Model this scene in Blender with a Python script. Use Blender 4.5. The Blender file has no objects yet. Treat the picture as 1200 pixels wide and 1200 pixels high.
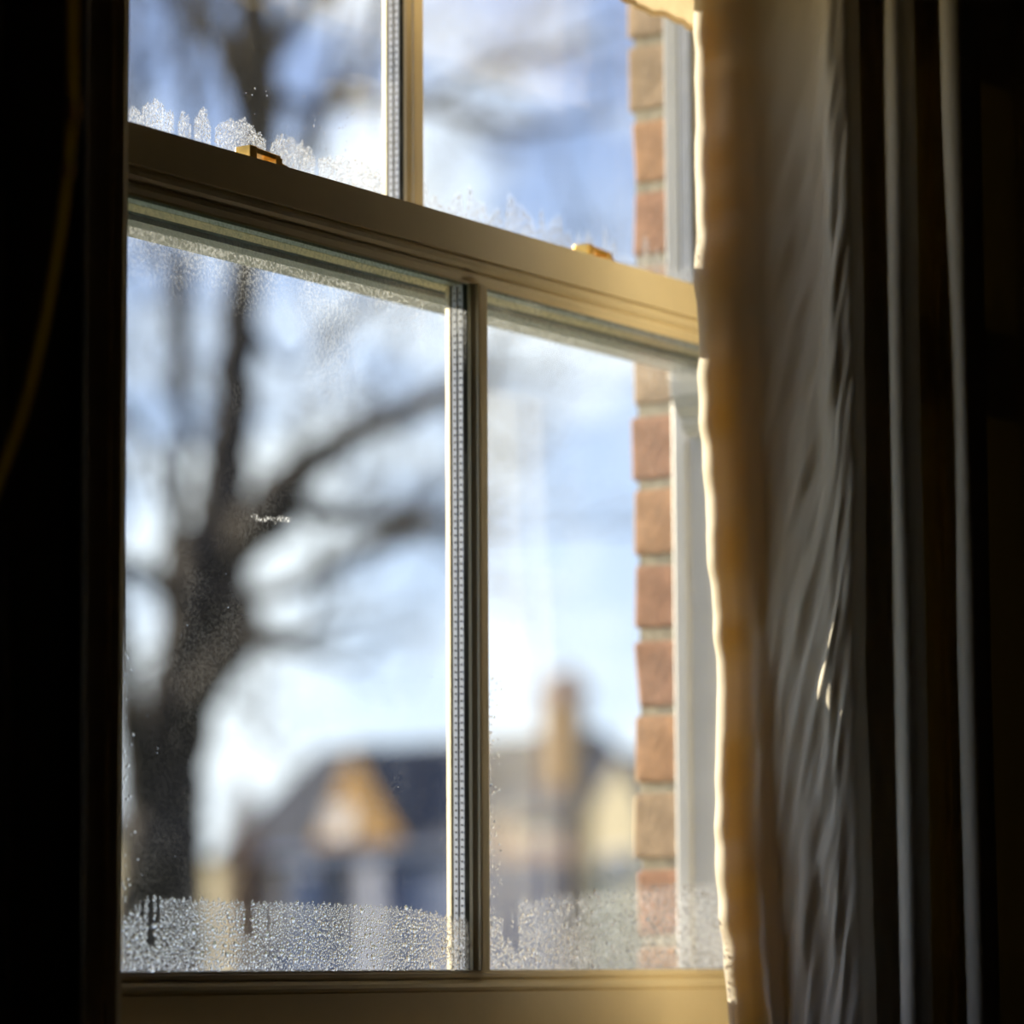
import bpy, math, random
import numpy as np
from mathutils import Vector, Matrix

random.seed(7); rng = np.random.default_rng(7)
SC = bpy.context.scene
COL = SC.collection

# ------------------------------------------------------------------ camera
F = 4250.0                                   # focal length in pixels of the 1200 px frame
CAM = Vector((0.0, 0.0, 1.0))
YAW, PITCH, ROLL = math.radians(55.5), math.radians(7.2), math.radians(-0.3)
_f = Vector((math.sin(YAW)*math.cos(PITCH), math.cos(YAW)*math.cos(PITCH), math.sin(PITCH)))
_r0 = Vector((math.cos(YAW), -math.sin(YAW), 0)); _u0 = _r0.cross(_f)
_r = _r0*math.cos(ROLL) + _u0*math.sin(ROLL); _u = _u0*math.cos(ROLL) - _r0*math.sin(ROLL)
cam_d = bpy.data.cameras.new('camera'); cam = bpy.data.objects.new('camera', cam_d); COL.objects.link(cam)
M = Matrix((_r, _u, -_f)).transposed().to_4x4(); M.translation = CAM
cam.matrix_world = M
cam_d.sensor_width = 24.0; cam_d.sensor_fit = 'HORIZONTAL'; cam_d.lens = F/1200*24.0
cam_d.clip_start = 0.05; cam_d.clip_end = 2000
cam_d.dof.use_dof = True; cam_d.dof.focus_distance = 2.93; cam_d.dof.aperture_fstop = 2.5
SC.camera = cam

def at(px, py, depth):
    """world point seen at a pixel of the photograph, at a depth along the view axis"""
    d = _f + _r*((px-600)/F) - _u*((py-600)/F)
    return CAM + d*depth

# ------------------------------------------------------------------ sky, sun, exposure
SC.view_settings.view_transform = 'Standard'; SC.view_settings.look = 'None'
SC.view_settings.exposure = 0.0; SC.view_settings.gamma = 1.0; SC.view_settings.use_curve_mapping = False
SC.cycles.transparent_max_bounces = 40
SC.cycles.max_bounces = 14; SC.cycles.diffuse_bounces = 6
SC.cycles.caustics_reflective = False; SC.cycles.caustics_refractive = False

world = bpy.data.worlds.new('sky'); SC.world = world; world.use_nodes = True
nt = world.node_tree; nt.nodes.clear()
def N(tree, t, **kw):
    n = tree.nodes.new(t)
    for k, v in kw.items():
        if k.startswith('i_'): n.inputs[k[2:].replace('_', ' ')].default_value = v
        else: setattr(n, k, v)
    return n
wo = N(nt, 'ShaderNodeOutputWorld'); bg = N(nt, 'ShaderNodeBackground')
tc = N(nt, 'ShaderNodeTexCoord')
sep = N(nt, 'ShaderNodeSeparateXYZ'); nt.links.new(tc.outputs['Generated'], sep.inputs[0])
grad = N(nt, 'ShaderNodeValToRGB')
e = grad.color_ramp.elements
e[0].position = 0.0; e[0].color = (.66, .78, .92, 1)
e[1].position = 0.55; e[1].color = (.10, .21, .62, 1)
m_ = grad.color_ramp.elements.new(0.12); m_.color = (.42, .56, .82, 1)
m_ = grad.color_ramp.elements.new(0.24); m_.color = (.30, .40, .66, 1)
nt.links.new(sep.outputs['Z'], grad.inputs[0])
mp = N(nt, 'ShaderNodeMapping'); mp.inputs['Scale'].default_value = (1, 1, 2.1)
mp.inputs['Location'].default_value = (.13, .32, .07)
nt.links.new(tc.outputs['Generated'], mp.inputs[0])
nz = N(nt, 'ShaderNodeTexNoise'); nz.inputs['Scale'].default_value = 13; nz.inputs['Detail'].default_value = 6
nz.inputs['Roughness'].default_value = .55; nz.inputs['Distortion'].default_value = .35
nt.links.new(mp.outputs[0], nz.inputs['Vector'])
cr = N(nt, 'ShaderNodeValToRGB'); cr.color_ramp.elements[0].position = .40; cr.color_ramp.elements[1].position = .62
nt.links.new(nz.outputs['Fac'], cr.inputs[0])
# more cloud towards the horizon
hz = N(nt, 'ShaderNodeMapRange'); hz.inputs['From Min'].default_value = .02; hz.inputs['From Max'].default_value = .24
hz.inputs['To Min'].default_value = .42; hz.inputs['To Max'].default_value = -.14
nt.links.new(sep.outputs['Z'], hz.inputs['Value'])
ad = N(nt, 'ShaderNodeMath', operation='ADD', use_clamp=True)
nt.links.new(cr.outputs[0], ad.inputs[0]); nt.links.new(hz.outputs[0], ad.inputs[1])
mx = N(nt, 'ShaderNodeMix', data_type='RGBA')
nt.links.new(ad.outputs[0], mx.inputs['Factor']); nt.links.new(grad.outputs[0], mx.inputs['A'])
mx.inputs['B'].default_value = (.86, .92, .99, 1)
nt.links.new(mx.outputs['Result'], bg.inputs['Color']); bg.inputs['Strength'].default_value = 1.6
nt.links.new(bg.outputs[0], wo.inputs[0])

SUN_EL = math.radians(13)
SUN_DIR = Vector((-.105, .99, 0)).normalized()*math.cos(SUN_EL) + Vector((0, 0, math.sin(SUN_EL)))
sl = bpy.data.lights.new('sun', 'SUN'); sl.energy = 12.5; sl.angle = math.radians(.6); sl.color = (1, .84, .62)
so = bpy.data.objects.new('sun', sl); COL.objects.link(so)
so.rotation_euler = SUN_DIR.to_track_quat('Z', 'Y').to_euler(); so.location = SUN_DIR*60

# ------------------------------------------------------------------ helpers
def tag(o, label=None, cat=None, group=None, kind=None):
    if label: o['label'] = label
    if cat: o['category'] = cat
    if group: o['group'] = group
    if kind: o['kind'] = kind
    return o
def empty(name, loc=(0, 0, 0), rz=0):
    o = bpy.data.objects.new(name, None); COL.objects.link(o); o.location = loc; o.rotation_euler = (0, 0, rz)
    o.empty_display_size = .1
    return o
class MB:
    def __init__(s): s.v = []; s.f = []
    def add(s, vs, fs):
        b = len(s.v); s.v += [tuple(p) for p in vs]; s.f += [tuple(i+b for i in q) for q in fs]; return s
    def box(s, x0, x1, y0, y1, z0, z1):
        return s.add([(x0,y0,z0),(x1,y0,z0),(x1,y1,z0),(x0,y1,z0),(x0,y0,z1),(x1,y0,z1),(x1,y1,z1),(x0,y1,z1)],
                     [(0,3,2,1),(4,5,6,7),(0,1,5,4),(1,2,6,5),(2,3,7,6),(3,0,4,7)])
    def prism(s, prof, axis, a, b):
        """closed 2-D profile swept along an axis; profile coordinates are the other two axes in order"""
        n = len(prof)
        def P(p, t):
            if axis == 'x': return (t, p[0], p[1])
            if axis == 'y': return (p[0], t, p[1])
            return (p[0], p[1], t)
        vs = [P(p, a) for p in prof] + [P(p, b) for p in prof]
        fs = [(i, (i+1) % n, n+(i+1) % n, n+i) for i in range(n)] + [tuple(range(n))[::-1], tuple(range(n, 2*n))]
        return s.add(vs, fs)
    def tube(s, pts, rad, n=8, cap=True):
        pts = [Vector(p) for p in pts]; m = len(pts); base = len(s.v)
        ref = Vector((0, 0, 1)) if abs((pts[-1]-pts[0]).normalized().z) < .8 else Vector((1, 0, 0))
        for i, p in enumerate(pts):
            t = (pts[min(i+1, m-1)] - pts[max(i-1, 0)]).normalized()
            a = t.cross(ref).normalized(); b = a.cross(t)
            r = rad[i] if hasattr(rad, '__len__') else rad
            for k in range(n):
                w = 2*math.pi*k/n
                s.v.append(tuple(p + a*(r*math.cos(w)) + b*(r*math.sin(w))))
        for i in range(m-1):
            for k in range(n):
                s.f.append((base+i*n+k, base+i*n+(k+1) % n, base+(i+1)*n+(k+1) % n, base+(i+1)*n+k))
        if cap:
            s.f.append(tuple(base+k for k in range(n))[::-1]); s.f.append(tuple(base+(m-1)*n+k for k in range(n)))
        return s
    def build(s, name, mat, parent=None, smooth=False, bevel=0, weld=False):
        me = bpy.data.meshes.new(name); me.from_pydata(s.v, [], s.f); me.validate()
        import bmesh
        bm = bmesh.new(); bm.from_mesh(me)
        bmesh.ops.recalc_face_normals(bm, faces=bm.faces)
        bm.to_mesh(me); bm.free()
        o = bpy.data.objects.new(name, me); COL.objects.link(o); me.materials.append(mat)
        if parent: o.parent = parent
        if smooth: me.polygons.foreach_set('use_smooth', [True]*len(me.polygons))
        if bevel:
            md = o.modifiers.new('bevel', 'BEVEL'); md.width = bevel; md.segments = 2; md.limit_method = 'ANGLE'
        return o
def box(name, mat, parent, *a, bevel=0): return MB().box(*a).build(name, mat, parent, bevel=bevel)

# ------------------------------------------------------------------ materials
MATS = {}
def mat(name, col, rough=.6, var=.15, scale=8, spec=.5, metal=0, bump=0, bscale=60, col2=None):
    if name in MATS: return MATS[name]
    m = bpy.data.materials.new(name); m.use_nodes = True; t = m.node_tree
    p = t.nodes['Principled BSDF']; p.inputs['Roughness'].default_value = rough
    p.inputs['Metallic'].default_value = metal; p.inputs['Specular IOR Level'].default_value = spec
    co = N(t, 'ShaderNodeTexCoord')
    n = N(t, 'ShaderNodeTexNoise'); n.inputs['Scale'].default_value = scale; n.inputs['Detail'].default_value = 5
    t.links.new(co.outputs['Object'], n.inputs['Vector'])
    x = N(t, 'ShaderNodeMix', data_type='RGBA')
    c2 = col2 or tuple(c*(1-var) for c in col); c1 = tuple(min(1, c*(1+var)) for c in col) if not col2 else col
    x.inputs['A'].default_value = (*c1, 1); x.inputs['B'].default_value = (*c2, 1)
    r = N(t, 'ShaderNodeMapRange'); r.inputs['From Min'].default_value = .35; r.inputs['From Max'].default_value = .65
    t.links.new(n.outputs['Fac'], r.inputs['Value']); t.links.new(r.outputs[0], x.inputs['Factor'])
    t.links.new(x.outputs['Result'], p.inputs['Base Color'])
    if bump:
        n2 = N(t, 'ShaderNodeTexNoise'); n2.inputs['Scale'].default_value = bscale; n2.inputs['Detail'].default_value = 4
        t.links.new(co.outputs['Object'], n2.inputs['Vector'])
        b = N(t, 'ShaderNodeBump'); b.inputs['Strength'].default_value = bump; b.inputs['Distance'].default_value = .004
        t.links.new(n2.outputs['Fac'], b.inputs['Height']); t.links.new(b.outputs[0], p.inputs['Normal'])
    MATS[name] = m; return m

m_paint = mat('cream_gloss_paint', (.74, .63, .41), .38, .05, 12, bump=.08, bscale=40)
m_paint_out = mat('white_exterior_paint', (.52, .53, .56), .4, .06, 12)
m_brass = mat('aged_brass', (.78, .50, .14), .28, .2, 60, metal=1)
m_spacer = mat('aluminium_spacer', (.62, .66, .76), .45, .05, 40, metal=.35)
m_hole = mat('spacer_hole', (.03, .03, .04), .8, 0)
m_seal = mat('black_sealant', (.012, .02, .02), .5, .1)
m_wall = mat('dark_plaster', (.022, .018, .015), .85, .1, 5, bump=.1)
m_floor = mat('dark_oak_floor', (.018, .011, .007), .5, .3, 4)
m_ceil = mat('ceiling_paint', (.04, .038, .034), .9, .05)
m_mortar = mat('mortar', (.46, .41, .31), .95, .2, 60, bump=.4, bscale=200)
m_bricks = [mat('brick_pale', (.44, .31, .20), .9, .18, 45, bump=.5, bscale=120),
            mat('brick_pink', (.44, .24, .155), .9, .2, 45, bump=.5, bscale=120),
            mat('brick_orange', (.46, .26, .145), .9, .2, 45, bump=.5, bscale=120)]

def mat_cloth(name, col, tcol, tf, bscale=900, bump=.25, attr=None):
    m = bpy.data.materials.new(name); m.use_nodes = True; t = m.node_tree; t.nodes.clear()
    out = N(t, 'ShaderNodeOutputMaterial'); mix = N(t, 'ShaderNodeMixShader'); mix.inputs[0].default_value = tf
    if attr:
        aa = N(t, 'ShaderNodeAttribute', attribute_name=attr); t.links.new(aa.outputs['Fac'], mix.inputs[0])
    co = N(t, 'ShaderNodeTexCoord'); n = N(t, 'ShaderNodeTexNoise'); n.inputs['Scale'].default_value = bscale
    t.links.new(co.outputs['Object'], n.inputs['Vector'])
    b = N(t, 'ShaderNodeBump'); b.inputs['Strength'].default_value = bump; b.inputs['Distance'].default_value = .0006
    t.links.new(n.outputs['Fac'], b.inputs['Height'])
    d = N(t, 'ShaderNodeBsdfPrincipled'); d.inputs['Base Color'].default_value = (*col, 1); d.inputs['Roughness'].default_value = .62
    d.inputs['Specular IOR Level'].default_value = .35
    tr = N(t, 'ShaderNodeBsdfTranslucent'); tr.inputs['Color'].default_value = (*tcol, 1)
    t.links.new(b.outputs[0], d.inputs['Normal']); t.links.new(b.outputs[0], tr.inputs['Normal'])
    t.links.new(d.outputs[0], mix.inputs[1]); t.links.new(tr.outputs[0], mix.inputs[2]); t.links.new(mix.outputs[0], out.inputs[0])
    return m
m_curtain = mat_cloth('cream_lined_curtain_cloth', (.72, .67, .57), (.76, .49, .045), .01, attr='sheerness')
m_curtain_dark = mat_cloth('shade_darkened_curtain_cloth', (.07, .062, .052), (.06, .04, .02), .1)  # shade of the left curtain put into a near-black cloth colour
m_blind = mat_cloth('woven_blind_cloth', (.66, .54, .36), (.70, .58, .38), .32, 350, .9)

def mat_glass():
    m = bpy.data.materials.new('window_glass'); m.use_nodes = True; t = m.node_tree; t.nodes.clear()
    out = N(t, 'ShaderNodeOutputMaterial'); mix = N(t, 'ShaderNodeMixShader')
    lw = N(t, 'ShaderNodeLayerWeight'); lw.inputs['Blend'].default_value = .5
    pw = N(t, 'ShaderNodeMath', operation='POWER'); pw.inputs[1].default_value = 5
    t.links.new(lw.outputs['Facing'], pw.inputs[0])
    ma = N(t, 'ShaderNodeMath', operation='MULTIPLY_ADD'); ma.inputs[1].default_value = .90; ma.inputs[2].default_value = .03
    t.links.new(pw.outputs[0], ma.inputs[0]); t.links.new(ma.outputs[0], mix.inputs[0])
    tr = N(t, 'ShaderNodeBsdfTransparent'); tr.inputs[0].default_value = (.985, .995, .99, 1)
    gl = N(t, 'ShaderNodeBsdfGlossy'); gl.inputs['Roughness'].default_value = .0
    t.links.new(tr.outputs[0], mix.inputs[1]); t.links.new(gl.outputs[0], mix.inputs[2]); t.links.new(mix.outputs[0], out.inputs[0])
    return m
m_glass = mat_glass()
def mat_film():
    m = bpy.data.materials.new('moisture_and_dust_film'); m.use_nodes = True; t = m.node_tree; t.nodes.clear()
    out = N(t, 'ShaderNodeOutputMaterial'); mix = N(t, 'ShaderNodeMixShader')
    at_ = N(t, 'ShaderNodeAttribute', attribute_name='wetness')
    co = N(t, 'ShaderNodeTexCoord'); n = N(t, 'ShaderNodeTexNoise'); n.inputs['Scale'].default_value = 420; n.inputs['Detail'].default_value = 3
    t.links.new(co.outputs['Object'], n.inputs['Vector'])
    mr = N(t, 'ShaderNodeMapRange'); mr.inputs['From Min'].default_value = .42; mr.inputs['From Max'].default_value = .68
    mr.inputs['To Min'].default_value = .35; mr.inputs['To Max'].default_value = 2.1
    t.links.new(n.outputs['Fac'], mr.inputs['Value'])
    mu = N(t, 'ShaderNodeMath', operation='MULTIPLY', use_clamp=True)
    t.links.new(at_.outputs['Fac'], mu.inputs[0]); t.links.new(mr.outputs[0], mu.inputs[1]); t.links.new(mu.outputs[0], mix.inputs[0])
    tp = N(t, 'ShaderNodeBsdfTransparent'); tl = N(t, 'ShaderNodeBsdfTranslucent'); tl.inputs[0].default_value = (.62, .66, .74, 1)
    t.links.new(tp.outputs[0], mix.inputs[1]); t.links.new(tl.outputs[0], mix.inputs[2]); t.links.new(mix.outputs[0], out.inputs[0])
    return m
m_film = mat_film()
def mat_water():
    m = bpy.data.materials.new('water_droplet'); m.use_nodes = True; t = m.node_tree; t.nodes.clear()
    out = N(t, 'ShaderNodeOutputMaterial'); g = N(t, 'ShaderNodeBsdfGlass'); g.inputs['IOR'].default_value = 1.33
    g.inputs['Roughness'].default_value = 0.0; g.inputs['Color'].default_value = (1, 1, 1, 1)
    t.links.new(g.outputs[0], out.inputs[0]); return m
m_water = mat_water()

# ------------------------------------------------------------------ window dimensions
XC, HALF = 2.533, .477                 # centre of the glazing bar, half the glazed width
GL, GR = XC-HALF, XC+HALF              # glass edges
YL, YU = 1.770, 1.838                  # inner faces of lower and upper sash
ZB, ZM0, ZM1, ZT = 1.000, 1.589, 1.643, 2.215
STILE = .042
WALL_Y = 1.752                         # inner wall face
OUT_Y = 1.990                          # outer brick face
RX0, RX1 = XC-.582, XC+.582            # brick reveal edges

# ------------------------------------------------------------------ room shell
X0, X1, Y0, ZC = -1.3, 4.5, -2.6, 2.55
def struct(o): o['kind'] = 'structure'; return o
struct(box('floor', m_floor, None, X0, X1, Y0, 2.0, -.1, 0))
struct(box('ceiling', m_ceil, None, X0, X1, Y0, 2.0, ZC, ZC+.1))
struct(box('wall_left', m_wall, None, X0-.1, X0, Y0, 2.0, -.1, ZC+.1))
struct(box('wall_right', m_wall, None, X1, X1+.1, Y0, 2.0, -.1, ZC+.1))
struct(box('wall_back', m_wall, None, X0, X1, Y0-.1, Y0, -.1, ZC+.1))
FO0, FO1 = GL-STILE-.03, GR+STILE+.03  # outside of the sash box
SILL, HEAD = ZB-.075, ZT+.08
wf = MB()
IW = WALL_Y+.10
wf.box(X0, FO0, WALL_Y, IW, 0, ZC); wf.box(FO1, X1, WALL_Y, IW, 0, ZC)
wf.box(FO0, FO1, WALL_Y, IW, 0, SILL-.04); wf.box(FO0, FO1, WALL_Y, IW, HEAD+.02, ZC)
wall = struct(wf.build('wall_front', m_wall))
# outer leaf: mortar core behind the bricks
oc = MB()
ly0, ly1 = IW, OUT_Y-.005
oc.box(X0, RX0-.0025, ly0, ly1, -.35, 3.2); oc.box(RX1+.0025, X1, ly0, ly1, -.35, 3.2)
oc.box(RX0-.0025, RX1+.0025, ly0, ly1, -.35, SILL-.04); oc.box(RX0-.0025, RX1+.0025, ly0, ly1, HEAD+.08, 3.2)
oc.build('mortar_core', m_mortar, wall)
def brick_mesh(w, seed):
    r = random.Random(seed); b = MB(); d, h = .1025, .066
    b.box(0, w, -d, 0, 0, h)
    o = b.v
    b.v = [(x+r.uniform(-.0035, .0035)*(1 if x < .01 else 0), y+r.uniform(-.003, .003), z+r.uniform(-.002, .002)) for x, y, z in o]
    return b
protos = []
k = 0
CO = .0775
for side in (1, -1):
    for i in range(-3, 17):
        z = 1.106 + .0055 + i*CO
        w = .1025 if (i % 2) else .215
        dx = random.uniform(-.0015, .002)
        b = brick_mesh(w, i*3+side)
        mt = m_bricks[[0, 2, 1, 1, 2, 1][i % 6]] if i < 8 else m_bricks[0 if i > 9 else [1, 2][i % 2]]
        o = b.build('brick', mt, wall, bevel=.004)
        if side == 1: o.location = (RX1+dx, OUT_Y+random.uniform(-.003, .003), z)
        else:
            o.scale.x = -1; o.location = (RX0+dx, OUT_Y, z)

# ------------------------------------------------------------------ window frame (box, linings, beads)
win = struct(empty('window_1', (XC, YL, ZB-.07)))
def wpart(name, mb, m=m_paint, bevel=.002):
    o = mb.build(name, m, None, bevel=bevel); o.parent = win; o.matrix_parent_inverse = Matrix.Translation(-Vector(win.location)); return o
PS = GR+STILE+.004 - XC                # pulley stile face from the centre
for s in (-1, 1):
    def mir(a, b): return (XC+s*a, XC+s*b) if s > 0 else (XC+s*b, XC+s*a)
    a, b = mir(PS, PS+.026); wpart('pulley_stile', MB().box(a, b, WALL_Y+.016, 1.906, SILL-.03, HEAD+.02), m_paint_out)
    a, b = mir(PS-.004, PS+.068); wpart('outer_lining', MB().box(a, b, 1.886, 1.904, SILL-.03, HEAD+.02), m_paint_out, .003)
    a, b = mir(PS-.012, PS-.0002); wpart('parting_bead', MB().box(a, b, 1.8185, 1.836, SILL, HEAD), m_paint_out, .003)
    a, b = mir(PS-.0005, PS+.09); wpart('inner_lining', MB().box(a, b, WALL_Y-.012, WALL_Y+.016, SILL-.03, HEAD+.02), m_paint)
    # staff bead: rounded nose, covers the edge of the lower sash
    c = XC+s*(PS-.020)
    prof = [(XC+s*(PS+.002), 1.7685), (XC+s*(PS+.002), 1.736), (XC+s*(PS-.004), 1.733), (XC+s*(PS-.012), 1.735), (XC+s*(PS-.0135), 1.741), (XC+s*(PS-.017), 1.744),
            (XC+s*(PS-.021), 1.749), (XC+s*(PS-.022), 1.756), (XC+s*(PS-.022), 1.7685)]
    wpart('staff_bead', MB().prism(prof, 'z', SILL, HEAD), m_paint, 0)
    prof = [(XC+s*(PS+.075), WALL_Y-.012), (XC+s*(PS+.075), WALL_Y-.026), (XC+s*(PS+.085), WALL_Y-.030), (XC+s*(PS+.13), WALL_Y-.022), (XC+s*(PS+.145), WALL_Y-.034),
            (XC+s*(PS+.16), WALL_Y-.034), (XC+s*(PS+.16), WALL_Y), (XC+s*(PS+.09), WALL_Y)]
    wpart('architrave', MB().prism(prof, 'z', .06, HEAD+.11), m_paint, 0)
wpart('head_board', MB().box(XC-PS, XC+PS, WALL_Y, 1.904, HEAD-.012, HEAD+.02), m_paint_out)
wpart('window_board', MB().box(XC-PS-.2, XC+PS+.2, WALL_Y-.06, YL+.003, SILL-.035, SILL-.008), m_paint, .006)
wpart('outer_sill', MB().prism([(YL+.003, SILL-.036), (YL+.003, SILL-.006), (1.90, SILL-.014), (2.03, SILL-.040), (2.03, SILL-.075), (1.90, SILL-.06)], 'x', RX0+.003, RX1-.003), m_paint_out, .003)

# ------------------------------------------------------------------ sashes
def sash(name, label, Y, z0, z1, lower):
    root = empty(name, (XC, Y, z0)); tag(root, label, 'window sash')
    inv = Matrix.Translation(-Vector(root.location))
    def part(nm, mb, m, bevel=.0015, smooth=False, parent=root):
        o = mb.build(nm, m, None, bevel=bevel, smooth=smooth); o.parent = parent
        if parent is root: o.matrix_parent_inverse = inv
        return o
    T = .045
    gz0 = ZB if lower else ZM1-.004; gz1 = ZM0 if lower else z1-.05
    # stiles with the inner moulding
    for s in (-1, 1):
        e0 = HALF+STILE
        prof = [(XC+s*e0, Y), (XC+s*(HALF+.013), Y), (XC+s*(HALF+.012), Y+.002), (XC+s*(HALF+.006), Y+.003), (XC+s*(HALF+.002), Y+.006), (XC+s*HALF, Y+.009),
                (XC+s*(HALF+.009), Y+.0092), (XC+s*(HALF+.009), Y+.0278), (XC+s*HALF, Y+.028), (XC+s*(HALF+.0003), Y+.0425), (XC+s*(HALF+.003), Y+T), (XC+s*e0, Y+T)]
        part('stile', MB().prism(prof, 'z', z0, z1), m_paint if lower else m_paint_out, 0)
        if not lower:      # curved horn below the meeting rail
            hp = [(XC+s*e0, z0), (XC+s*(HALF+.001), z0), (XC+s*(HALF+.001), z0-.012), (XC+s*(HALF+.003), z0-.026), (XC+s*(HALF+.009), z0-.038), (XC+s*(HALF+.018), z0-.046),
                  (XC+s*(HALF+.020), z0-.053), (XC+s*(HALF+.025), z0-.060), (XC+s*e0, z0-.064)]
            part('horn', MB().prism(hp, 'y', Y+.003, Y+T-.003), m_paint_out, .001)
    xa, xb = GL+.0005, GR-.0005
    def rail(nm, zin, zout, face, m=m_paint):   # zin: glass edge; zout: outer edge; moulding toward the glass
        d = 1 if zin > zout else -1
        mo = .022 if nm == 'meeting_rail' else .018
        prof = [(Y, zout), (Y, zin-d*mo), (Y+.0045, zin-d*mo), (Y+.0030, zin-d*(mo-.0015)), (Y+.0025, zin-d*(mo-.004)), (Y+.0035, zin-d*(mo-.007)), (Y+.0060, zin-d*(mo-.0095)), (Y+.0085, zin-d*(mo-.0105)), (Y+.0065, zin-d*(mo-.0125)),
                (Y+.0065, zin-d*(mo-.0155)), (Y+.009, zin-d*.002), (Y+.009, zin), (Y+.0092, zin-d*.009), (Y+.0278, zin-d*.009), (Y+.028, zin), (Y+.036, zin-d*.003), (Y+face, zin-d*.003), (Y+face, zout)]
        part(nm, MB().prism(prof, 'x', xa, xb), m, 0)
    if lower:
        rail('meeting_rail', ZM0, ZM1, .056); rail('bottom_rail', ZB, z0, .045)
    else:
        rail('meeting_rail', ZM1-.004, z0, .045, m_paint_out); rail('top_rail', gz1, z1, .045)
    # glazing bar
    q = [(.0042, 0), (.0068, .0005), (.0068, .003), (.0085, .0045), (.0105, .006), (.011, .009), (.004, .0092), (.004, .0278), (.011, .028), (.0105, .030), (.006, .036)]
    prof = [(XC+x, Y+y) for x, y in q] + [(XC-x, Y+y) for x, y in reversed(q)]
    part('glazing_bar', MB().prism(prof, 'z', gz0, gz1), m_paint, 0)
    # the two double-glazed panes
    res = []
    for s in (-1, 1):
        pa, pb = (GL, XC-.011) if s < 0 else (XC+.011, GR)
        g = part('pane', MB().box(pa-.006, pb+.006, Y+.0095, Y+.0125, gz0-.006, gz1+.006), m_glass, 0)
        def sub(nm, mb, m, bevel=0):
            o = mb.build(nm, m, None, bevel=bevel); o.parent = g; return o
        sub('outer_glass_sheet', MB().box(pa-.006, pb+.006, Y+.0248, Y+.0275, gz0-.006, gz1+.006), m_glass)
        sp = MB(); ya, yb = Y+.0128, Y+.0245; ym = (ya+yb)/2
        for (x0, x1) in ((pa-.006, pa+.0015), (pb-.0015, pb+.006)):
            sp.box(x0, x1, ya+.0003, ym-.0010, gz0-.005, gz1+.005); sp.box(x0, x1, ym+.0010, yb-.0003, gz0-.005, gz1+.005)
        for (q0, q1) in ((gz0-.006, gz0+.001), (gz1-.001, gz1+.006)):
            sp.box(pa, pb, ya+.0003, yb-.0003, q0, q1)
        sub('spacer_bar', sp, m_spacer)
        for (x0, x1) in ((pa-.006, pa+.0004), (pb-.0004, pb+.006)):
            sub('edge_seal', MB().box(x0, x1, ya, yb, gz0, gz1), m_seal)
        ho = MB()
        zz = gz0+.004
        while zz < gz1-.003:
            for yy in (ya+.0028, yb-.0028):
                ho.box(pb-.0019, pb-.0014, yy-.0007, yy+.0007, zz, zz+.0016)
            zz += .0062
        h = sub('spacer_holes', ho, m_hole); h['kind'] = 'stuff'
        res.append((g, inv, pa, pb, Y+.0095, gz0, gz1))
    return root, part, res
lo, lo_part, lo_panes = sash('lower_sash', 'lower sash of the window with cream meeting rail, brass fittings and misted panes', YL, ZB-.07, ZM1, True)
up, up_part, up_panes = sash('upper_sash', 'upper sash of the window behind the lower one, rising out of view', YU, ZM0, ZT+.055, False)
# dark strip in the gap under the meeting rail
lo_part('gap_strip', MB().box(GL, GR, YL+.0555, YL+.0670, ZM0+.004, ZM0+.018), m_seal, 0)

# brass sash fittings on top of the lower meeting rail
def fitting(xc):
    z = ZM1; y = YL+.022
    f = lo_part('sash_fastener', MB().box(xc-.030, xc+.030, y-.010, y+.010, z, z+.0022), m_brass, .0008)
    def sub(nm, mb, bevel=.0008, smooth=False):
        o = mb.build(nm, m_brass, None, bevel=bevel, smooth=smooth); o.parent = f; return o
    sub('post', MB().box(xc-.029, xc-.020, y-.009, y+.007, z+.002, z+.0145))
    sub('arm', MB().prism([(xc-.021, z+.0142), (xc-.021, z+.0095), (xc+.000, z+.0085), (xc+.012, z+.0085), (xc+.012, z+.0125), (xc+.000, z+.0130)], 'y', y-.008, y+.005))
    sub('keeper', MB().box(xc+.005, xc+.013, y-.009, y+.006, z+.002, z+.0105))
    sub('tail', MB().prism([(xc+.013, z+.002), (xc+.013, z+.0075), (xc+.022, z+.006), (xc+.029, z+.0025), (xc+.029, z+.002)], 'y', y-.007, y+.006))
    sub('screw', MB().tube([(xc-.006, y-.003, z+.002), (xc-.006, y-.003, z+.0045)], [.0035, .0028], 10))
fitting(2.256); fitting(2.748)

# ------------------------------------------------------------------ moisture: film and droplets
def vnoise(x, y, seed=0):
    """smooth value noise on arrays"""
    x = np.asarray(x, float); y = np.asarray(y, float)
    xi = np.floor(x).astype(int); yi = np.floor(y).astype(int); fx = x-xi; fy = y-yi
    fx = fx*fx*(3-2*fx); fy = fy*fy*(3-2*fy)
    def h(a, b): return np.modf(np.abs(np.sin(a*127.1+b*311.7+seed*74.7)*43758.5453))[0]
    return (h(xi, yi)*(1-fx)+h(xi+1, yi)*fx)*(1-fy)+(h(xi, yi+1)*(1-fx)+h(xi+1, yi+1)*fx)*fy
def sst(a, b, x): t = np.clip((x-a)/(b-a), 0, 1); return t*t*(3-2*t)
def dust(x, z, z0, z1, k=1):
    n = vnoise(x*22, z*12, 3)*.6+vnoise(x*60, z*40, 4)*.4
    return k*(.018 + .05*sst(.42, .8, n))
FILM_K = .5
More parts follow.
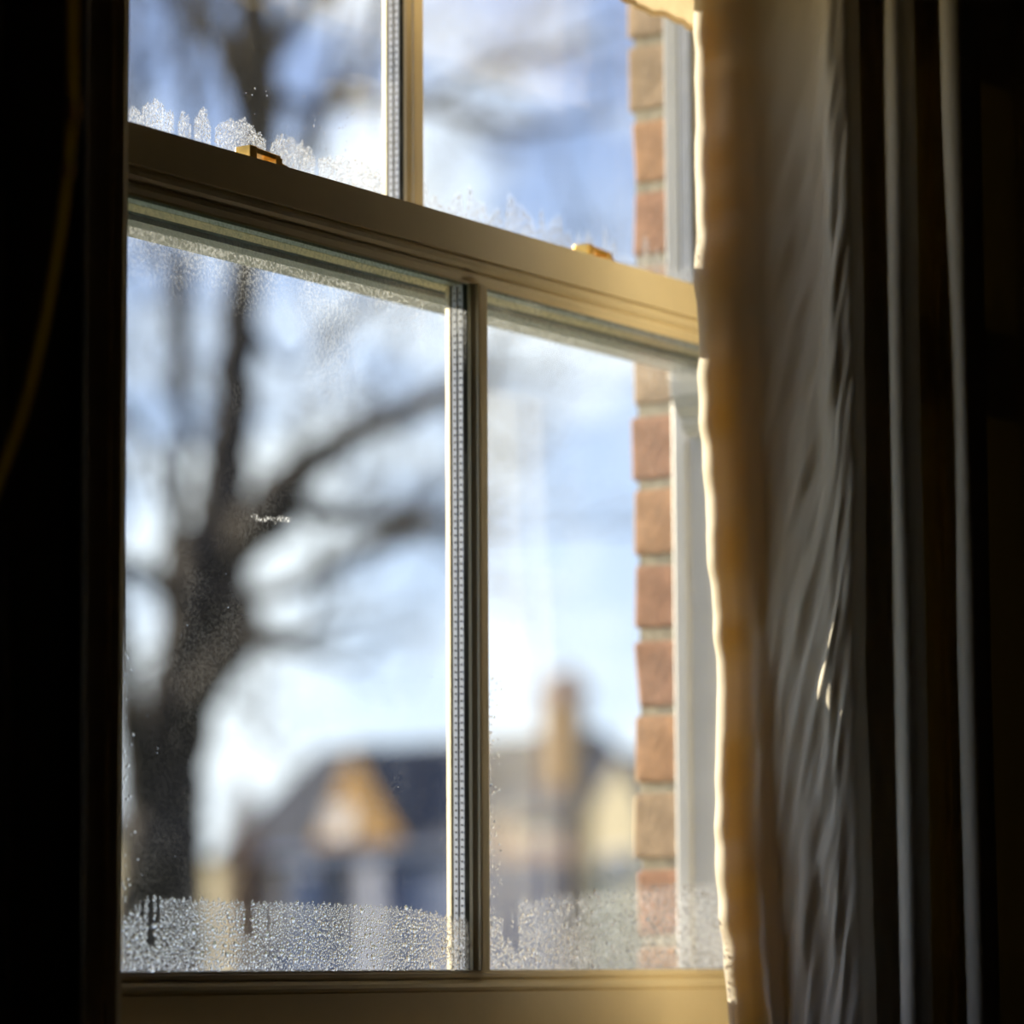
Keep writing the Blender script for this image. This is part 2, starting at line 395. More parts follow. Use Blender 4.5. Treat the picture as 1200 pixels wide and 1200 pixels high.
def film(pane, dens, step, name='moisture_film'):
    g, inv, pa, pb, y, z0, z1 = pane
    nx = int((pb-pa)/step)+1; nz_ = int((z1-z0)/step)+1
    xs = np.linspace(pa, pb, nx); zs = np.linspace(z0, z1, nz_); Xg, Zg = np.meshgrid(xs, zs)
    D = np.clip(dens(Xg, Zg)*FILM_K, 0, 1).ravel()
    v = np.stack([Xg.ravel(), np.full(Xg.size, y-.0003), Zg.ravel()], 1)
    i = np.arange(nx*nz_).reshape(nz_, nx)
    q = np.stack([i[:-1, :-1], i[:-1, 1:], i[1:, 1:], i[1:, :-1]], -1).reshape(-1, 4)
    me = bpy.data.meshes.new(name); me.from_pydata(v.tolist(), [], q.tolist())
    a = me.attributes.new('wetness', 'FLOAT', 'POINT'); a.data.foreach_set('value', D.astype(np.float32))
    me.materials.append(m_film)
    o = bpy.data.objects.new(name, me); COL.objects.link(o); o.parent = g; o['kind'] = 'stuff'
    return o
NS, NR = 9, 4
def droplets(pane, pts, name='condensation_droplets'):
    """pts: rows of x, z, radius; each a flattened, slightly sagging dome on the glass"""
    g, inv, pa, pb, y, z0, z1 = pane
    pts = np.array([p for p in pts if pa+p[2] < p[0] < pb-p[2] and z0+p[2]*.6 < p[1] < z1-p[2]])
    n = len(pts)
    dome = []
    for r in range(NR):
        th = math.pi/2*r/NR
        for k_ in range(NS):
            w = 2*math.pi*k_/NS
            dome.append((math.cos(th)*math.cos(w), -math.sin(th)*.62, math.cos(th)*math.sin(w)))
    dome.append((0, -.62, 0)); dome = np.array(dome); nv = len(dome)
    fc = []
    for r in range(NR-1):
        for k_ in range(NS): fc.append((r*NS+k_, r*NS+(k_+1) % NS, (r+1)*NS+(k_+1) % NS, (r+1)*NS+k_))
    for k_ in range(NS): fc.append(((NR-1)*NS+k_, (NR-1)*NS+(k_+1) % NS, nv-1))
    fc.append(tuple(range(NS))[::-1])
    rr = pts[:, 2]; asp = 1+.25*rng.standard_normal(n).clip(-1, 1.6)*(rr > .0008)
    P = dome[None]*rr[:, None, None]
    P = P.repeat(1, 0); P[:, :, 2] *= asp[:, None]
    jit = 1+.10*rng.standard_normal((n, NS)).clip(-1.5, 1.5)
    jj = np.concatenate([np.tile(jit, (1, NR)), np.ones((n, 1))], 1)
    P[:, :, 0] *= jj; P[:, :, 2] *= jj
    P += np.stack([pts[:, 0], np.full(n, y-.00045), pts[:, 1]], 1)[:, None, :]
    V = P.reshape(-1, 3)
    loops = []; starts = []; totals = []; c = 0
    base = np.array([i for f_ in fc for i in f_]); lens = np.array([len(f_) for f_ in fc])
    L = (base[None]+np.arange(n)[:, None]*nv).ravel()
    T_ = np.tile(lens, n); S = np.concatenate([[0], np.cumsum(T_)[:-1]])
    me = bpy.data.meshes.new(name); me.vertices.add(len(V)); me.vertices.foreach_set('co', V.astype(np.float32).ravel())
    me.loops.add(len(L)); me.loops.foreach_set('vertex_index', L.astype(np.int32))
    me.polygons.add(len(T_)); me.polygons.foreach_set('loop_start', S.astype(np.int32))
    sm = np.tile([True]*(len(fc)-1)+[False], n); 
    me.update(calc_edges=True); me.validate()
    me.polygons.foreach_set('use_smooth', sm)
    me.flip_normals() if False else None
    me.materials.append(m_water)
    o = bpy.data.objects.new(name, me); COL.objects.link(o); o.parent = g; o['kind'] = 'stuff'
    return o
def scatter(x0, x1, z0, z1, n, rfun, ok, pack=.92):
    """dart throwing with a grid so that droplets do not overlap; rfun and ok work on arrays"""
    xs = rng.uniform(x0, x1, n); zs_ = rng.uniform(z0, z1, n)
    keep = rng.random(n) < ok(xs, zs_); xs, zs_ = xs[keep], zs_[keep]; rs = rfun(xs, zs_)
    cell = .0058; grid = {}; out = []
    for x, z, r in zip(xs.tolist(), zs_.tolist(), rs.tolist()):
        ci, cj = int(x/cell), int(z/cell); bad = False
        for a in (-1, 0, 1):
            for b in (-1, 0, 1):
                for (px, pz, pr) in grid.get((ci+a, cj+b), ()):
                    if (px-x)**2+(pz-z)**2 < (pack*(pr+r))**2: bad = True; break
                if bad: break
            if bad: break
        if not bad:
            grid.setdefault((ci, cj), []).append((x, z, r)); out.append((x, z, r))
    return out
def px2x(px, Y):     # photo column -> X on a plane parallel to the window
    d = _f + _r*((px-600)/F) - _u*((900-600)/F); return d.x/d.y*Y
def px2xt(px, Y):
    d = _f + _r*((px-600)/F) - _u*((150-600)/F); return d.x/d.y*Y

# --- lower left pane: a dense band of droplets along the bottom, a few along the left edge
P = lo_panes[0]
bx = [px2x(p, YL+.009) for p in (130, 150, 170, 200, 300, 400, 480, 525, 560)]
bz = [ZB+v/1490 for v in (52, 62, 84, 82, 80, 79, 77, 66, 60)]
def band_l(x): return np.interp(x, bx, bz)+.0015*np.sin(np.asarray(x)*900)+.001*np.sin(np.asarray(x)*331)
runs_l = [(px2x(178, YL+.009), .0045, .052, .020), (px2x(186, YL+.009), .003, .060, .036), (px2x(291, YL+.009), .0062, .045, .028), (px2x(291, YL+.009), .0022, .06, .04), (px2x(315, YL+.009), .002, .045, .028),
          (px2x(168, YL+.009), .0025, .06, .04), (px2x(268, YL+.009), .0015, .03, .015), (px2x(410, YL+.009), .0012, .04, .022)]
def in_run(x, z, runs):
    v = np.ones_like(np.asarray(x, float))
    for (rx, w, h1, h0) in runs:
        ww = w*(.6+.4*np.clip((h1-(z-ZB))/(h1-h0), 0, 1))
        v = v*(1-(1-sst(ww*.8, ww*1.25, np.abs(x-rx)))*sst(h0-.003, h0+.002, z-ZB)*(1-sst(h1+.01, h1+.014, z-ZB)))
    return v
_d = _f + _r*((318-600)/F) - _u*((608-600)/F); SCX, SCZ = _d.x/_d.y*(YL+.009), 1+_d.z/_d.y*(YL+.009)
def scratch(x, z):      # dried smear on the glass
    return .38*sst(.3, .7, vnoise(x*300, z*900, 61))*(np.abs(x-SCX) < .026)*(np.abs(z-SCZ-(x-SCX)*.03) < .0022)
def dens_ll(x, z):
    b = 1-sst(-.0015, .0012, z-band_l(x))
    low = .035+.06*np.clip((x-GL)/.48, 0, 1)+.04*sst(.02, .0, z-ZB)
    d = b*low*in_run(x, z, runs_l)
    top = .22*sst(1.50, 1.585, z)*(.5+vnoise(x*40, z*40, 9)) + .22*sst(.45, .8, vnoise(x*9, z*6, 12))*sst(1.3, 1.55, z) + scratch(x, z)
    edge = .12*(1-sst(.0, .018, x-GL))*(1-sst(.09, .14, z-ZB))
    return dust(x, z, 0, 0, .38)+d+top+edge
film(P, dens_ll, .0022)
def rf_l(x, z):
    t = (z-ZB)/.054
    return np.clip(np.where(t > .82, .00078, .00115)*np.exp(rng.standard_normal(len(x))*.38), .00045, .0028)
drops = scatter(GL, XC-.012, ZB, ZB+.058, 34000, rf_l, lambda x, z: (z < band_l(x))*in_run(x, z, runs_l))
big = []
for _ in range(140):
    t = random.random(); big.append((GL+.002+abs(random.gauss(0, .011))+.004, ZB+.05+.22*t**1.4, random.uniform(.0005, .0012)))
for _ in range(75):
    big.append((random.uniform(GL+.03, XC-.02), random.uniform(ZB+.06, ZB+.45), random.uniform(.00025, .0006)))
drops += big
droplets(P, drops)

# --- lower right pane: blurred mist with drip gaps
P = lo_panes[1]
Yp = YL+.009
bx2 = [px2x(p, Yp) for p in (570, 596, 604, 612, 622, 640, 668, 674, 680, 720, 760, 830, 900)]
bz2 = [ZB+v/1360 for v in (70, 60, 76, 88, 78, 88, 90, 82, 92, 98, 102, 108, 112)]
def band_r(x): return np.interp(x, bx2, bz2)+.0012*np.sin(np.asarray(x)*700)
runs_r = [(px2x(594, Yp), .0075, .060, .026), (px2x(603, Yp), .005, .060, .018), (px2x(675, Yp), .0018, .07, .045)]
def dens_lr(x, z):
    b = 1-sst(-.008, .005, z-band_r(x))
    d = b*.18*in_run(x, z, runs_r)*(.85+.3*vnoise(x*90, z*90, 5))
    top = .20*sst(1.52, 1.585, z)+.05*sst(1.3, 1.55, z)
    edge = .12*(1-sst(.004, .012, x-(XC+.011)))*(1-sst(.20, .28, z-ZB))
    return dust(x, z, 0, 0, .5)+d+top+edge
film(P, dens_lr, .0022)
drops = scatter(XC+.012, GR, ZB, ZB+.085, 15000, lambda x, z: np.clip(.0010*np.exp(rng.standard_normal(len(x))*.35), .0005, .0025),
                lambda x, z: (z < band_r(x))*in_run(x, z, runs_r)*(.15+.85*np.clip(1-(z-ZB)/.05, 0, 1)))
for _ in range(230):
    t = random.random(); drops.append((XC+.014+abs(random.gauss(0, .009)), ZB+.03+.22*t, random.uniform(.0005, .0012)))
droplets(P, drops)

# --- upper left pane: broken frosty patches on the meeting rail
P = up_panes[0]; Yq = YU+.009
patches = [(144, 167, 24), (166, 204, 38), (209, 224, 36), (228, 247, 46), (252, 312, 47), (317, 370, 44), (373, 452, 40)]
pt = [(px2xt(a, Yq), px2xt(b, Yq), h/1500) for a, b, h in patches]
ZV = 1.667
def in_patch(x, z):
    v = np.zeros_like(np.asarray(x, float))
    for (a, b, h) in pt:
        c, w = (a+b)/2, (b-a)/2
        t = np.clip(1-((x-c)/w)**2, 0, 1)
        wob = 1+.35*(vnoise(x*260, z*260, 21)-.5)
        v = np.maximum(v, (t > .02)*(z < ZV+h*(.55+.45*np.sqrt(t))*wob))
    return v
def dens_ul(x, z):
    n = vnoise(x*420, z*420, 8)
    return dust(x, z, 0, 0, .4)+.42*in_patch(x, z)*(.25+.9*n)
film(P, dens_ul, .0018)
drops = scatter(2.12, XC-.012, ZV-.02, ZV+.042, 17000, lambda x, z: rng.uniform(.0004, .0010, len(x)), in_patch)
for _ in range(60): drops.append((random.uniform(2.3, 2.52), random.uniform(1.68, 1.74), random.uniform(.0004, .0009)))
droplets(P, drops)

# --- upper right pane: faint vertical streaks above the meeting rail
P = up_panes[1]
def streak(x): 
    return .010+.030*vnoise(np.asarray(x)*130, 0*np.asarray(x), 31)**1.5
def dens_ur(x, z):
    b = (1-sst(0, .006, z-(ZV-.002+streak(x))))
    return dust(x, z, 0, 0, .4)+.20*b*(.5+.8*vnoise(x*300, z*120, 32))
film(P, dens_ur, .0022)
drops = scatter(XC+.012, GR, ZV-.018, ZV+.035, 7000, lambda x, z: rng.uniform(.0004, .0010, len(x)), lambda x, z: (z < ZV-.002+streak(x))*.8)
droplets(P, drops)

# ------------------------------------------------------------------ curtains, blind, cord
def catmull(pts, n):
    pts = np.array(pts, float); P0 = np.vstack([2*pts[0]-pts[1], pts, 2*pts[-1]-pts[-2]])
    out = []
    m = len(pts)-1
    for t in np.linspace(0, m, n):
        i = min(int(t), m-1); u = t-i
        a, b, c, d = P0[i], P0[i+1], P0[i+2], P0[i+3]
        out.append(.5*((2*b)+(-a+c)*u+(2*a-5*b+4*c-d)*u*u+(-a+3*b-3*c+d)*u**3))
    return np.array(out)
def sheet(name, m, rows, parent=None, sheer=None):
    nz_, nx = rows.shape[:2]
    i = np.arange(nx*nz_).reshape(nz_, nx)
    q = np.stack([i[:-1, :-1], i[:-1, 1:], i[1:, 1:], i[1:, :-1]], -1).reshape(-1, 4)
    me = bpy.data.meshes.new(name); me.from_pydata(rows.reshape(-1, 3).tolist(), [], q.tolist())
    me.polygons.foreach_set('use_smooth', [True]*len(me.polygons)); me.materials.append(m)
    if sheer is not None:
        a = me.attributes.new('sheerness', 'FLOAT', 'POINT'); a.data.foreach_set('value', np.tile(sheer, nz_).astype(np.float32))
    o = bpy.data.objects.new(name, me); COL.objects.link(o)
    if parent: o.parent = parent
    return o
# sections of the right curtain (X, Y) at several heights; the first points are the hem turned towards the window
base = np.array([(2.887, 1.703), (2.837, 1.705), (2.787, 1.7045), (2.7735, 1.7005), (2.768, 1.689), (2.7722, 1.677), (2.780, 1.667), (2.792, 1.659), (2.800, 1.652), (2.801, 1.635),
        (2.797, 1.615), (2.797, 1.595), (2.794, 1.577), (2.795, 1.566), (2.803, 1.558), (2.835, 1.562), (2.865, 1.590), (2.895, 1.600), (2.900, 1.580), (2.868, 1.555),
        (2.835, 1.535), (2.815, 1.522), (2.820, 1.512), (2.850, 1.515), (2.900, 1.550), (2.945, 1.565), (2.960, 1.552), (2.920, 1.525), (2.880, 1.500), (2.862, 1.486),
        (2.868, 1.474), (2.900, 1.475), (2.960, 1.510), (3.01, 1.530), (3.05, 1.520), (3.06, 1.500), (3.10, 1.490), (3.16, 1.530), (3.22, 1.550), (3.27, 1.520), (3.33, 1.500), (3.40, 1.540)]) * .975
base[8:15, 0] += .006; base[19:24] += (.008, .005); base[27:32] += (-.012, -.006)
zk = [2.50, 1.90, 1.62, 1.42, 1.27, 1.10, .95, .60, .04]
edge = [0, 0, 0, .008, .024, .020, .042, .07, .09]
nose = [0, 0, 0, -.004, -.020, -.026, -.030, -.04, -.05]      # second fold narrows downwards
rows = []
zs = np.concatenate([np.linspace(2.50, 1.95, 24), np.linspace(1.94, .9, 220), np.linspace(.89, .04, 40)])
NSEC = 420
sidx = np.linspace(0, len(base)-1, NSEC)
for z in zs:
    b = base.copy()
    de = np.interp(-z, [-v for v in zk], edge); dn = np.interp(-z, [-v for v in zk], nose)
    we = np.interp(np.arange(len(b)), [0, 2, 6, 8, 10], [1, 1, 1, .35, 0]); b[:, 0] += de*we
    wn = np.interp(np.arange(len(b)), [8, 11, 13, 15, 17], [0, .8, 1, .6, 0]); b[:, 1] -= dn*wn*.55; b[:, 0] -= dn*wn*.30
    we3 = np.interp(np.arange(len(b)), [17, 20, 23, 26, 28, 31], [0, -.1, 0, .4, .5, 0]); b[:, 0] += (1.5-z)*.03*we3
    b[8:16, 0] += .012*np.clip((1.28-z)/.3, 0, 1)
    b[9:12, 0] += np.array([.010, .018, .014])*np.clip((z-1.32)/.3, 0, 1)
    c = catmull(b, NSEC)
    # creases running down and to the left over the second fold, little puckers on the hem
    t = np.gradient(c, axis=0); nrm = np.stack([t[:, 1], -t[:, 0]], 1); nrm /= np.linalg.norm(nrm, axis=1)[:, None]+1e-9
    s = sidx
    w2 = np.exp(-((s-11)/2.6)**2)*np.clip((1.95-z)/.35, 0.12, 1)
    cre = (vnoise(s*.55+z*5, z*26-s*1.5, 42)-.5)*.010 + (vnoise(s*.9+z*9, z*47-s*2.4, 41)-.5)*.0045 + (vnoise(s*.5, z*5+0*s, 47)-.5)*.006
    wh = np.exp(-((s-5)/2.2)**2)
    puck = (vnoise(0*s+z*48, s*.3, 43)-.5)*.010+(vnoise(0*s+z*13, s*.2, 44)-.5)*.012
    w3 = np.clip((s-17)/3, 0, 1)
    soft = (vnoise(s*.8, z*4+0*s, 45)-.5)*.006
    c = c+nrm*(cre*w2+puck*wh+soft*w3)[:, None]
    rows.append(np.column_stack([c, np.full(NSEC, z)]))
rows = np.array(rows); cut = int(NSEC*5.7/(len(base)-1))
cur = empty('curtain', (3.0, 1.6, .04)); cinv = Matrix.Translation(-Vector(cur.location))
sheer = np.interp(sidx, [0, 4, 4.8, 5.6, 6.6, 8, 11, 13, 15], [.10, .30, .28, .16, .07, .035, .022, .012, .001])
o = sheet('curtain_cloth', m_curtain, rows[:, cut:], cur, sheer[cut:]); o.matrix_parent_inverse = cinv
o = sheet('leading_hem', m_curtain, rows[:, :cut+1], cur, sheer[:cut+1]); o.matrix_parent_inverse = cinv
tag(cur, 'cream curtain right of the window, its leading edge glowing in the sun', 'curtain')
# left curtain, drawn back, its shadow put into the cloth colour
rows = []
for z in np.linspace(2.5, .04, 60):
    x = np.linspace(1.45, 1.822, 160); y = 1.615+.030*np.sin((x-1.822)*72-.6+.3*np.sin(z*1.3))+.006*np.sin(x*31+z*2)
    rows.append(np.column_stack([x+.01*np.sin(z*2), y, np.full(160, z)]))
tag(sheet('curtain', m_curtain_dark, np.array(rows)), 'curtain coloured dark for its shade, at the far left of the window', 'curtain')
# woven blind pulled up above the window: front cloth, turned under with a piped lower edge
BZ = 1.868
rows = []
bxs = np.linspace(2.06, 3.02, 220)
for z in np.concatenate([np.linspace(2.30, BZ+.06, 10), np.linspace(BZ+.055, BZ, 26)]):
    y = 1.7215+.004*(vnoise(bxs*30, z*60+0*bxs, 51)-.5)*2+.003*(vnoise(bxs*90, z*120+0*bxs, 52)-.5)*2 - .003*np.exp(-((z-BZ-.02)/.02)**2)
    zz = z+(.006*(vnoise(bxs*26, 0*bxs, 53)-.5)+.004*(vnoise(bxs*60, 0*bxs, 54)-.5))*np.exp(-(z-BZ)/.05)
    rows.append(np.column_stack([bxs, y, zz]))
rows = np.array(rows)
bl = empty('window_blind', (2.54, 1.72, BZ)); tag(bl, 'woven beige fabric blind raised at the top of the window', 'blind')
inv = Matrix.Translation(-Vector(bl.location))
o = sheet('blind_cloth', m_blind, rows, bl); o.matrix_parent_inverse = inv
o = MB().tube([tuple(p) for p in rows[-1][::2]], .0028, 7).build('piped_hem', m_blind, bl, smooth=True); o.matrix_parent_inverse = inv
o = MB().box(2.06, 3.02, 1.705, 1.731, 2.30, 2.34).build('headrail', m_paint, bl); o.matrix_parent_inverse = inv
# hanging cord at the far left
m_cord = mat_cloth('yellow_cord', (.92, .72, .18), (.98, .80, .22), .6)
pts = [at(88, -900, 2.20), at(87, -300, 2.20), at(86, 60, 2.20), at(85, 130, 2.20), at(80, 200, 2.20), at(73, 260, 2.20), at(62, 330, 2.20), at(48, 400, 2.20), at(28, 480, 2.20), at(4, 550, 2.20), at(-30, 640, 2.20), at(-75, 740, 2.20), at(-130, 820, 2.20), at(-190, 850, 2.20)]
cd = empty('blind_cord', pts[0]); tag(cd, 'thin yellow cord hanging and curving away at the far left edge', 'cord')
cv = catmull([tuple(p) for p in pts], 90)
o = MB().tube([tuple(p) for p in cv], .0024, 8).build('cord', m_cord, cd, smooth=True); o.matrix_parent_inverse = Matrix.Translation(-Vector(cd.location))
for (pa, pb) in ((at(86, 118, 2.20), at(84, 142, 2.20)), (at(80.5, 192, 2.20), at(78.5, 207, 2.20))):
    o = MB().tube([pa, pa.lerp(pb, .3), pa.lerp(pb, .7), pb], [.0022, .0034, .0034, .0022], 10).build('cord_joiner', m_brass, cd, smooth=True)
    o.matrix_parent_inverse = Matrix.Translation(-Vector(cd.location))

# ------------------------------------------------------------------ outdoors
m_grass = mat('lawn', (.07, .10, .03), .95, .4, 2)
m_bark = mat('dark_bark', (.026, .019, .015), .95, .4, 6, bump=.6, bscale=18)
m_twig = mat('twig_bark', (.050, .038, .034), .95, .3, 6)
gp = MB().box(-60, 400, 2.0, 400, -.9, -.35)
struct(gp.build('ground', m_grass))

# the bare tree: stem and boughs as tapering tubes, each with a depth of its own, then twigs
DT = 26.0
tree = empty('bare_tree', at(188, 1150, DT)); tree.location.z = -.35
tag(tree, 'big bare dark tree standing outside beyond the left panes', 'tree')
tinv = Matrix.Translation(-Vector(tree.location))
rt = random.Random(11)
def bough(pxs, name='branch', n=10, jit=0.0, mt=None, sides=9):
    """pxs: (px, py, width in px, depth offset in m)"""
    pts = [tuple(at(p[0], p[1], DT+p[3])) + (p[2]/2*(DT+p[3])/F,) for p in pxs]
    c = catmull(pts, max(6, n*len(pxs)))
    for i in range(len(c)): c[i, :3] += np.array([rt.gauss(0, 1), rt.gauss(0, 1), rt.gauss(0, 1)])*.10*c[i, 3]
    c[:, 3] = np.maximum(c[:, 3], .004)
    o = MB().tube([tuple(p[:3]) for p in c], list(c[:, 3]), sides).build(name, mt or m_bark, tree, smooth=True); o.matrix_parent_inverse = tinv
    return c
B = []
B.append(bough([(176, 1420, 150, 0), (180, 1180, 128, 0), (186, 1060, 112, 0), (194, 950, 98, 0), (206, 850, 84, 0), (226, 760, 84, .1), (247, 670, 84, .2), (262, 580, 62, .3), (272, 490, 52, .4),
                (278, 400, 48, .5), (290, 280, 46, .5), (300, 160, 50, .4), (303, 60, 50, .3), (290, -60, 36, .2), (300, -200, 26, 0), (310, -400, 10, 0)], 'trunk', 8, sides=14))
B.append(bough([(176, 980, 62, .1), (156, 870, 44, -.3), (146, 780, 30, -.6), (132, 690, 22, -.9), (100, 560, 14, -1.4)]))
B.append(bough([(232, 745, 34, .2), (200, 700, 24, 0), (165, 668, 24, -.3), (130, 655, 20, -.6), (70, 610, 8, -1)]))
B.append(bough([(215, 790, 40, .1), (204, 700, 30, .6), (205, 630, 26, .8), (213, 540, 22, 1), (214, 430, 20, 1.1), (218, 320, 19, 1.2), (224, 180, 14, 1.2), (224, 60, 13, 1.1), (215, -80, 8, 1)]))
B.append(bough([(240, 690, 50, .2), (285, 635, 52, 0), (318, 600, 64, -.3), (332, 570, 50, -.5), (372, 535, 37, -.8), (430, 502, 32, -1.2), (490, 476, 29, -1.6), (540, 452, 18, -2), (610, 430, 9, -2.6)]))
B.append(bough([(322, 578, 32, -.4), (365, 600, 26, -.2), (420, 608, 22, .1), (475, 610, 20, .4), (530, 622, 14, .8), (600, 640, 6, 1.2)]))
B.append(bough([(285, 700, 16, -.2), (340, 690, 20, -.6), (400, 655, 22, -1), (460, 632, 20, -1.3), (525, 605, 14, -1.7), (590, 585, 6, -2)]))
B.append(bough([(212, 850, 52, 0), (245, 800, 44, -.3), (275, 762, 40, -.5), (300, 745, 32, -.6), (338, 750, 20, -.9), (380, 735, 9, -1.3), (440, 720, 5, -1.8)]))
B.append(bough([(262, 690, 40, .1), (288, 720, 34, -.2), (284, 760, 26, -.4), (262, 790, 22, -.3)]))
B.append(bough([(288, 300, 22, .5), (330, 215, 16, .8), (372, 130, 15, 1), (415, 100, 15, 1.2), (440, 40, 12, 1.5), (470, -60, 8, 1.8)]))
B.append(bough([(372, 200, 16, 1), (372, 140, 17, 1), (395, 60, 11, 1.2), (400, -80, 8, 1.4)]))
B.append(bough([(302, 140, 26, .4), (335, 118, 20, .3), (372, 128, 15, 0), (440, 120, 12, -.4), (520, 130, 14, -.9), (600, 150, 15, -1.5), (660, 145, 10, -2), (730, 130, 5, -2.6)]))
B.append(bough([(300, 100, 30, .4), (262, 45, 26, .7), (228, 30, 20, 1), (190, -40, 12, 1.4)]))
B.append(bough([(300, 190, 18, .4), (262, 70, 18, .2), (250, 20, 16, 0), (235, -80, 10, 0)]))
B.append(bough([(214, 420, 12, 1.1), (180, 240, 12, 1.3), (160, 150, 14, 1.4), (157, 60, 14, 1.5), (145, -60, 8, 1.6)]))
B.append(bough([(303, 70, 30, .3), (345, 22, 24, .1), (390, -20, 18, -.1), (470, -90, 9, -.6)]))
B.append(bough([(290, 380, 16, .5), (340, 430, 10, .2), (400, 375, 10, -.2), (470, 330, 8, -.8), (560, 290, 5, -1.6)]))
B.append(bough([(480, 135, 10, -.6), (560, 85, 10, -.8), (640, 60, 9, -1), (740, 20, 5, -1.3)]))
B.append(bough([(214, 330, 9, 1.2), (180, 300, 8, .9), (140, 320, 7, .5), (90, 300, 5, .3)]))
B.append(bough([(205, 640, 9, .8), (170, 505, 9, .5), (130, 500, 8, .2), (80, 470, 5, 0)]))
# twigs: one mesh nobody could count
tw = MB()
def twig(p, d, L, r, lev):
    pts = [p.copy()]; n = 4; q = p.copy(); dd = d.copy()
    for i in range(n):
        dd = (dd + Vector((rt.gauss(0, .22), rt.gauss(0, .22), rt.gauss(.05, .22)))).normalized()
        q = q + dd*(L/n); pts.append(q.copy())
        if lev > 0 and rt.random() < .8:
            side = Vector((rt.gauss(0, 1), rt.gauss(0, 1), rt.gauss(.2, .8))).normalized()
            twig(q, (dd*.7+side*.7).normalized(), L*.6, r*.6, lev-1)
    tw.tube(pts, [r*(1-.75*i/n) for i in range(n+1)], 4, cap=False)
for bi, c in enumerate(B):
    start = .25 if bi else .50
    for i in range(len(c)):
        u = i/len(c)
        if u < start or rt.random() > (.20 if bi else .15): continue
        p = Vector(c[i, :3]); r = c[i, 3]
        t = Vector(c[min(i+1, len(c)-1), :3]-c[max(i-1, 0), :3]).normalized()
        side = Vector((rt.gauss(0, 1), rt.gauss(0, 1), rt.gauss(.3, .8))).normalized()
        twig(p, (t*.8+side*.7).normalized(), rt.uniform(.6, 1.7), min(.017, max(.008, r*.4)), 2)
o = tw.build('twigs', m_twig, tree); o.matrix_parent_inverse = tinv; o['kind'] = 'stuff'

# houses across the green
m_slate = mat('slate_roof', (.030, .034, .048), .7, .25, 3)
m_slate2 = mat('haze_paled_slate_roof', (.060, .066, .090), .7, .25, 3)  # paler than the other slate: window haze and reflections put into the colour
m_tan = mat('tan_render', (.38, .21, .065), .9, .1, 2)
m_blue = mat('shade_blue_render', (.10, .14, .26), .9, .15, 2)  # blue shade of the house front put into the render colour
m_white = mat('white_joinery', (.74, .76, .84), .5, .05)
m_pil = mat('shade_tinted_joinery', (.26, .30, .44), .6, .05)  # white joinery with its bluish shade put into the colour
m_pane = mat('dark_house_glass', (.03, .05, .10), .1, .1)
m_pinkw = mat('pale_blind_behind_glass', (.80, .66, .58), .6, .05)
m_hbrick = mat('house_brick', (.34, .24, .20), .9, .2, 3)
m_chim = mat('chimney_brick', (.38, .24, .12), .9, .15, 5)
m_cap = mat('chimney_cap', (.36, .26, .24), .9, .15, 5)
m_cream = mat('cream_render', (.78, .66, .44), .9, .06)
def hpart(root, nm, mb, m, parent=None, bevel=0): return mb.build(nm, m, parent or root, bevel=bevel)
def window(root, x0, x1, z0, z1, y, fm, gm, bars=1):
    w = MB(); t = .07
    w.box(x0, x1, y-.06, y+.05, z0, z0+t); w.box(x0, x1, y-.06, y+.05, z1-t, z1)
    w.box(x0, x0+t, y-.06, y+.05, z0+t, z1-t); w.box(x1-t, x1, y-.06, y+.05, z0+t, z1-t)
    for k_ in range(bars):
        xm = x0+(x1-x0)*(k_+1)/(bars+1); w.box(xm-.025, xm+.025, y-.04, y+.04, z0+t, z1-t)
    f = w.build('window', fm, root)
    MB().box(x0+t, x1-t, y-.015, y+.01, z0+t, z1-t).build('pane', gm, f)
GZ = -.35
def house_loc(px, depth): p = at(px, 1100, depth); return (p.x, p.y, GZ)
R = math.radians
# house with the tan gable
def persp(px0, depth, rz):
    """local x of a photo column for a part standing y metres into the house"""
    xr = math.cos(rz)*_r0.x+math.sin(rz)*_r0.y; yr = -math.sin(rz)*_r0.x+math.cos(rz)*_r0.y
    return lambda px, y=0.0: ((px-px0)*depth/F - yr*y)/xr
DA = 90.0; sA = F/DA; RA = R(-100)
hA = empty('gabled_house', house_loc(430, DA), RA); tag(hA, 'dark slate roofed house with a sunlit tan gable, seen through the left pane', 'house')
xA = persp(430, DA, RA)
def zA(py): return 1-GZ+(1138-py)/sA
EV, RG = zA(985), zA(862)
x0, x1 = xA(268), xA(600)
hpart(hA, 'wall', MB().box(x0, x1, 0, 6, 0, EV).prism([(0, EV), (3, RG-.2), (6, EV)], 'x', x0, x1), m_blue)
hpart(hA, 'roof', MB().prism([(-.5, EV-.15), (3, RG), (6.5, EV-.15), (6.5, EV-.35), (3, RG-.2), (-.5, EV-.35)], 'x', x0-.25, x1+.2), m_slate)
gy = -.6; ga, gb, gm = xA(366, gy), xA(474, gy), xA(413, gy)
hpart(hA, 'gable_wall', MB().prism([(ga, EV-.1), (gb, EV-.1), (gm, zA(884))], 'y', gy, 2.2), m_tan)
hpart(hA, 'gable_roof', MB().prism([(ga-.25, EV-.15), (gm, zA(872)), (gb+.25, EV-.15), (gb+.05, EV-.15), (gm, zA(880)), (ga-.05, EV-.15)], 'y', gy+.1, 2.6), m_slate)
window(hA, xA(384, gy), xA(416, gy), zA(980), zA(946), gy, m_white, m_pinkw)
hpart(hA, 'eaves_board', MB().box(x0, x1, -.55, -.4, EV-.42, EV-.2), m_blue)
for (a, b) in ((267, 287), (342, 366), (426, 448)):
    hpart(hA, 'pilaster', MB().box(xA(a, -.3), xA(b, -.3), -.35, 0, 0, EV-.42), m_pil)
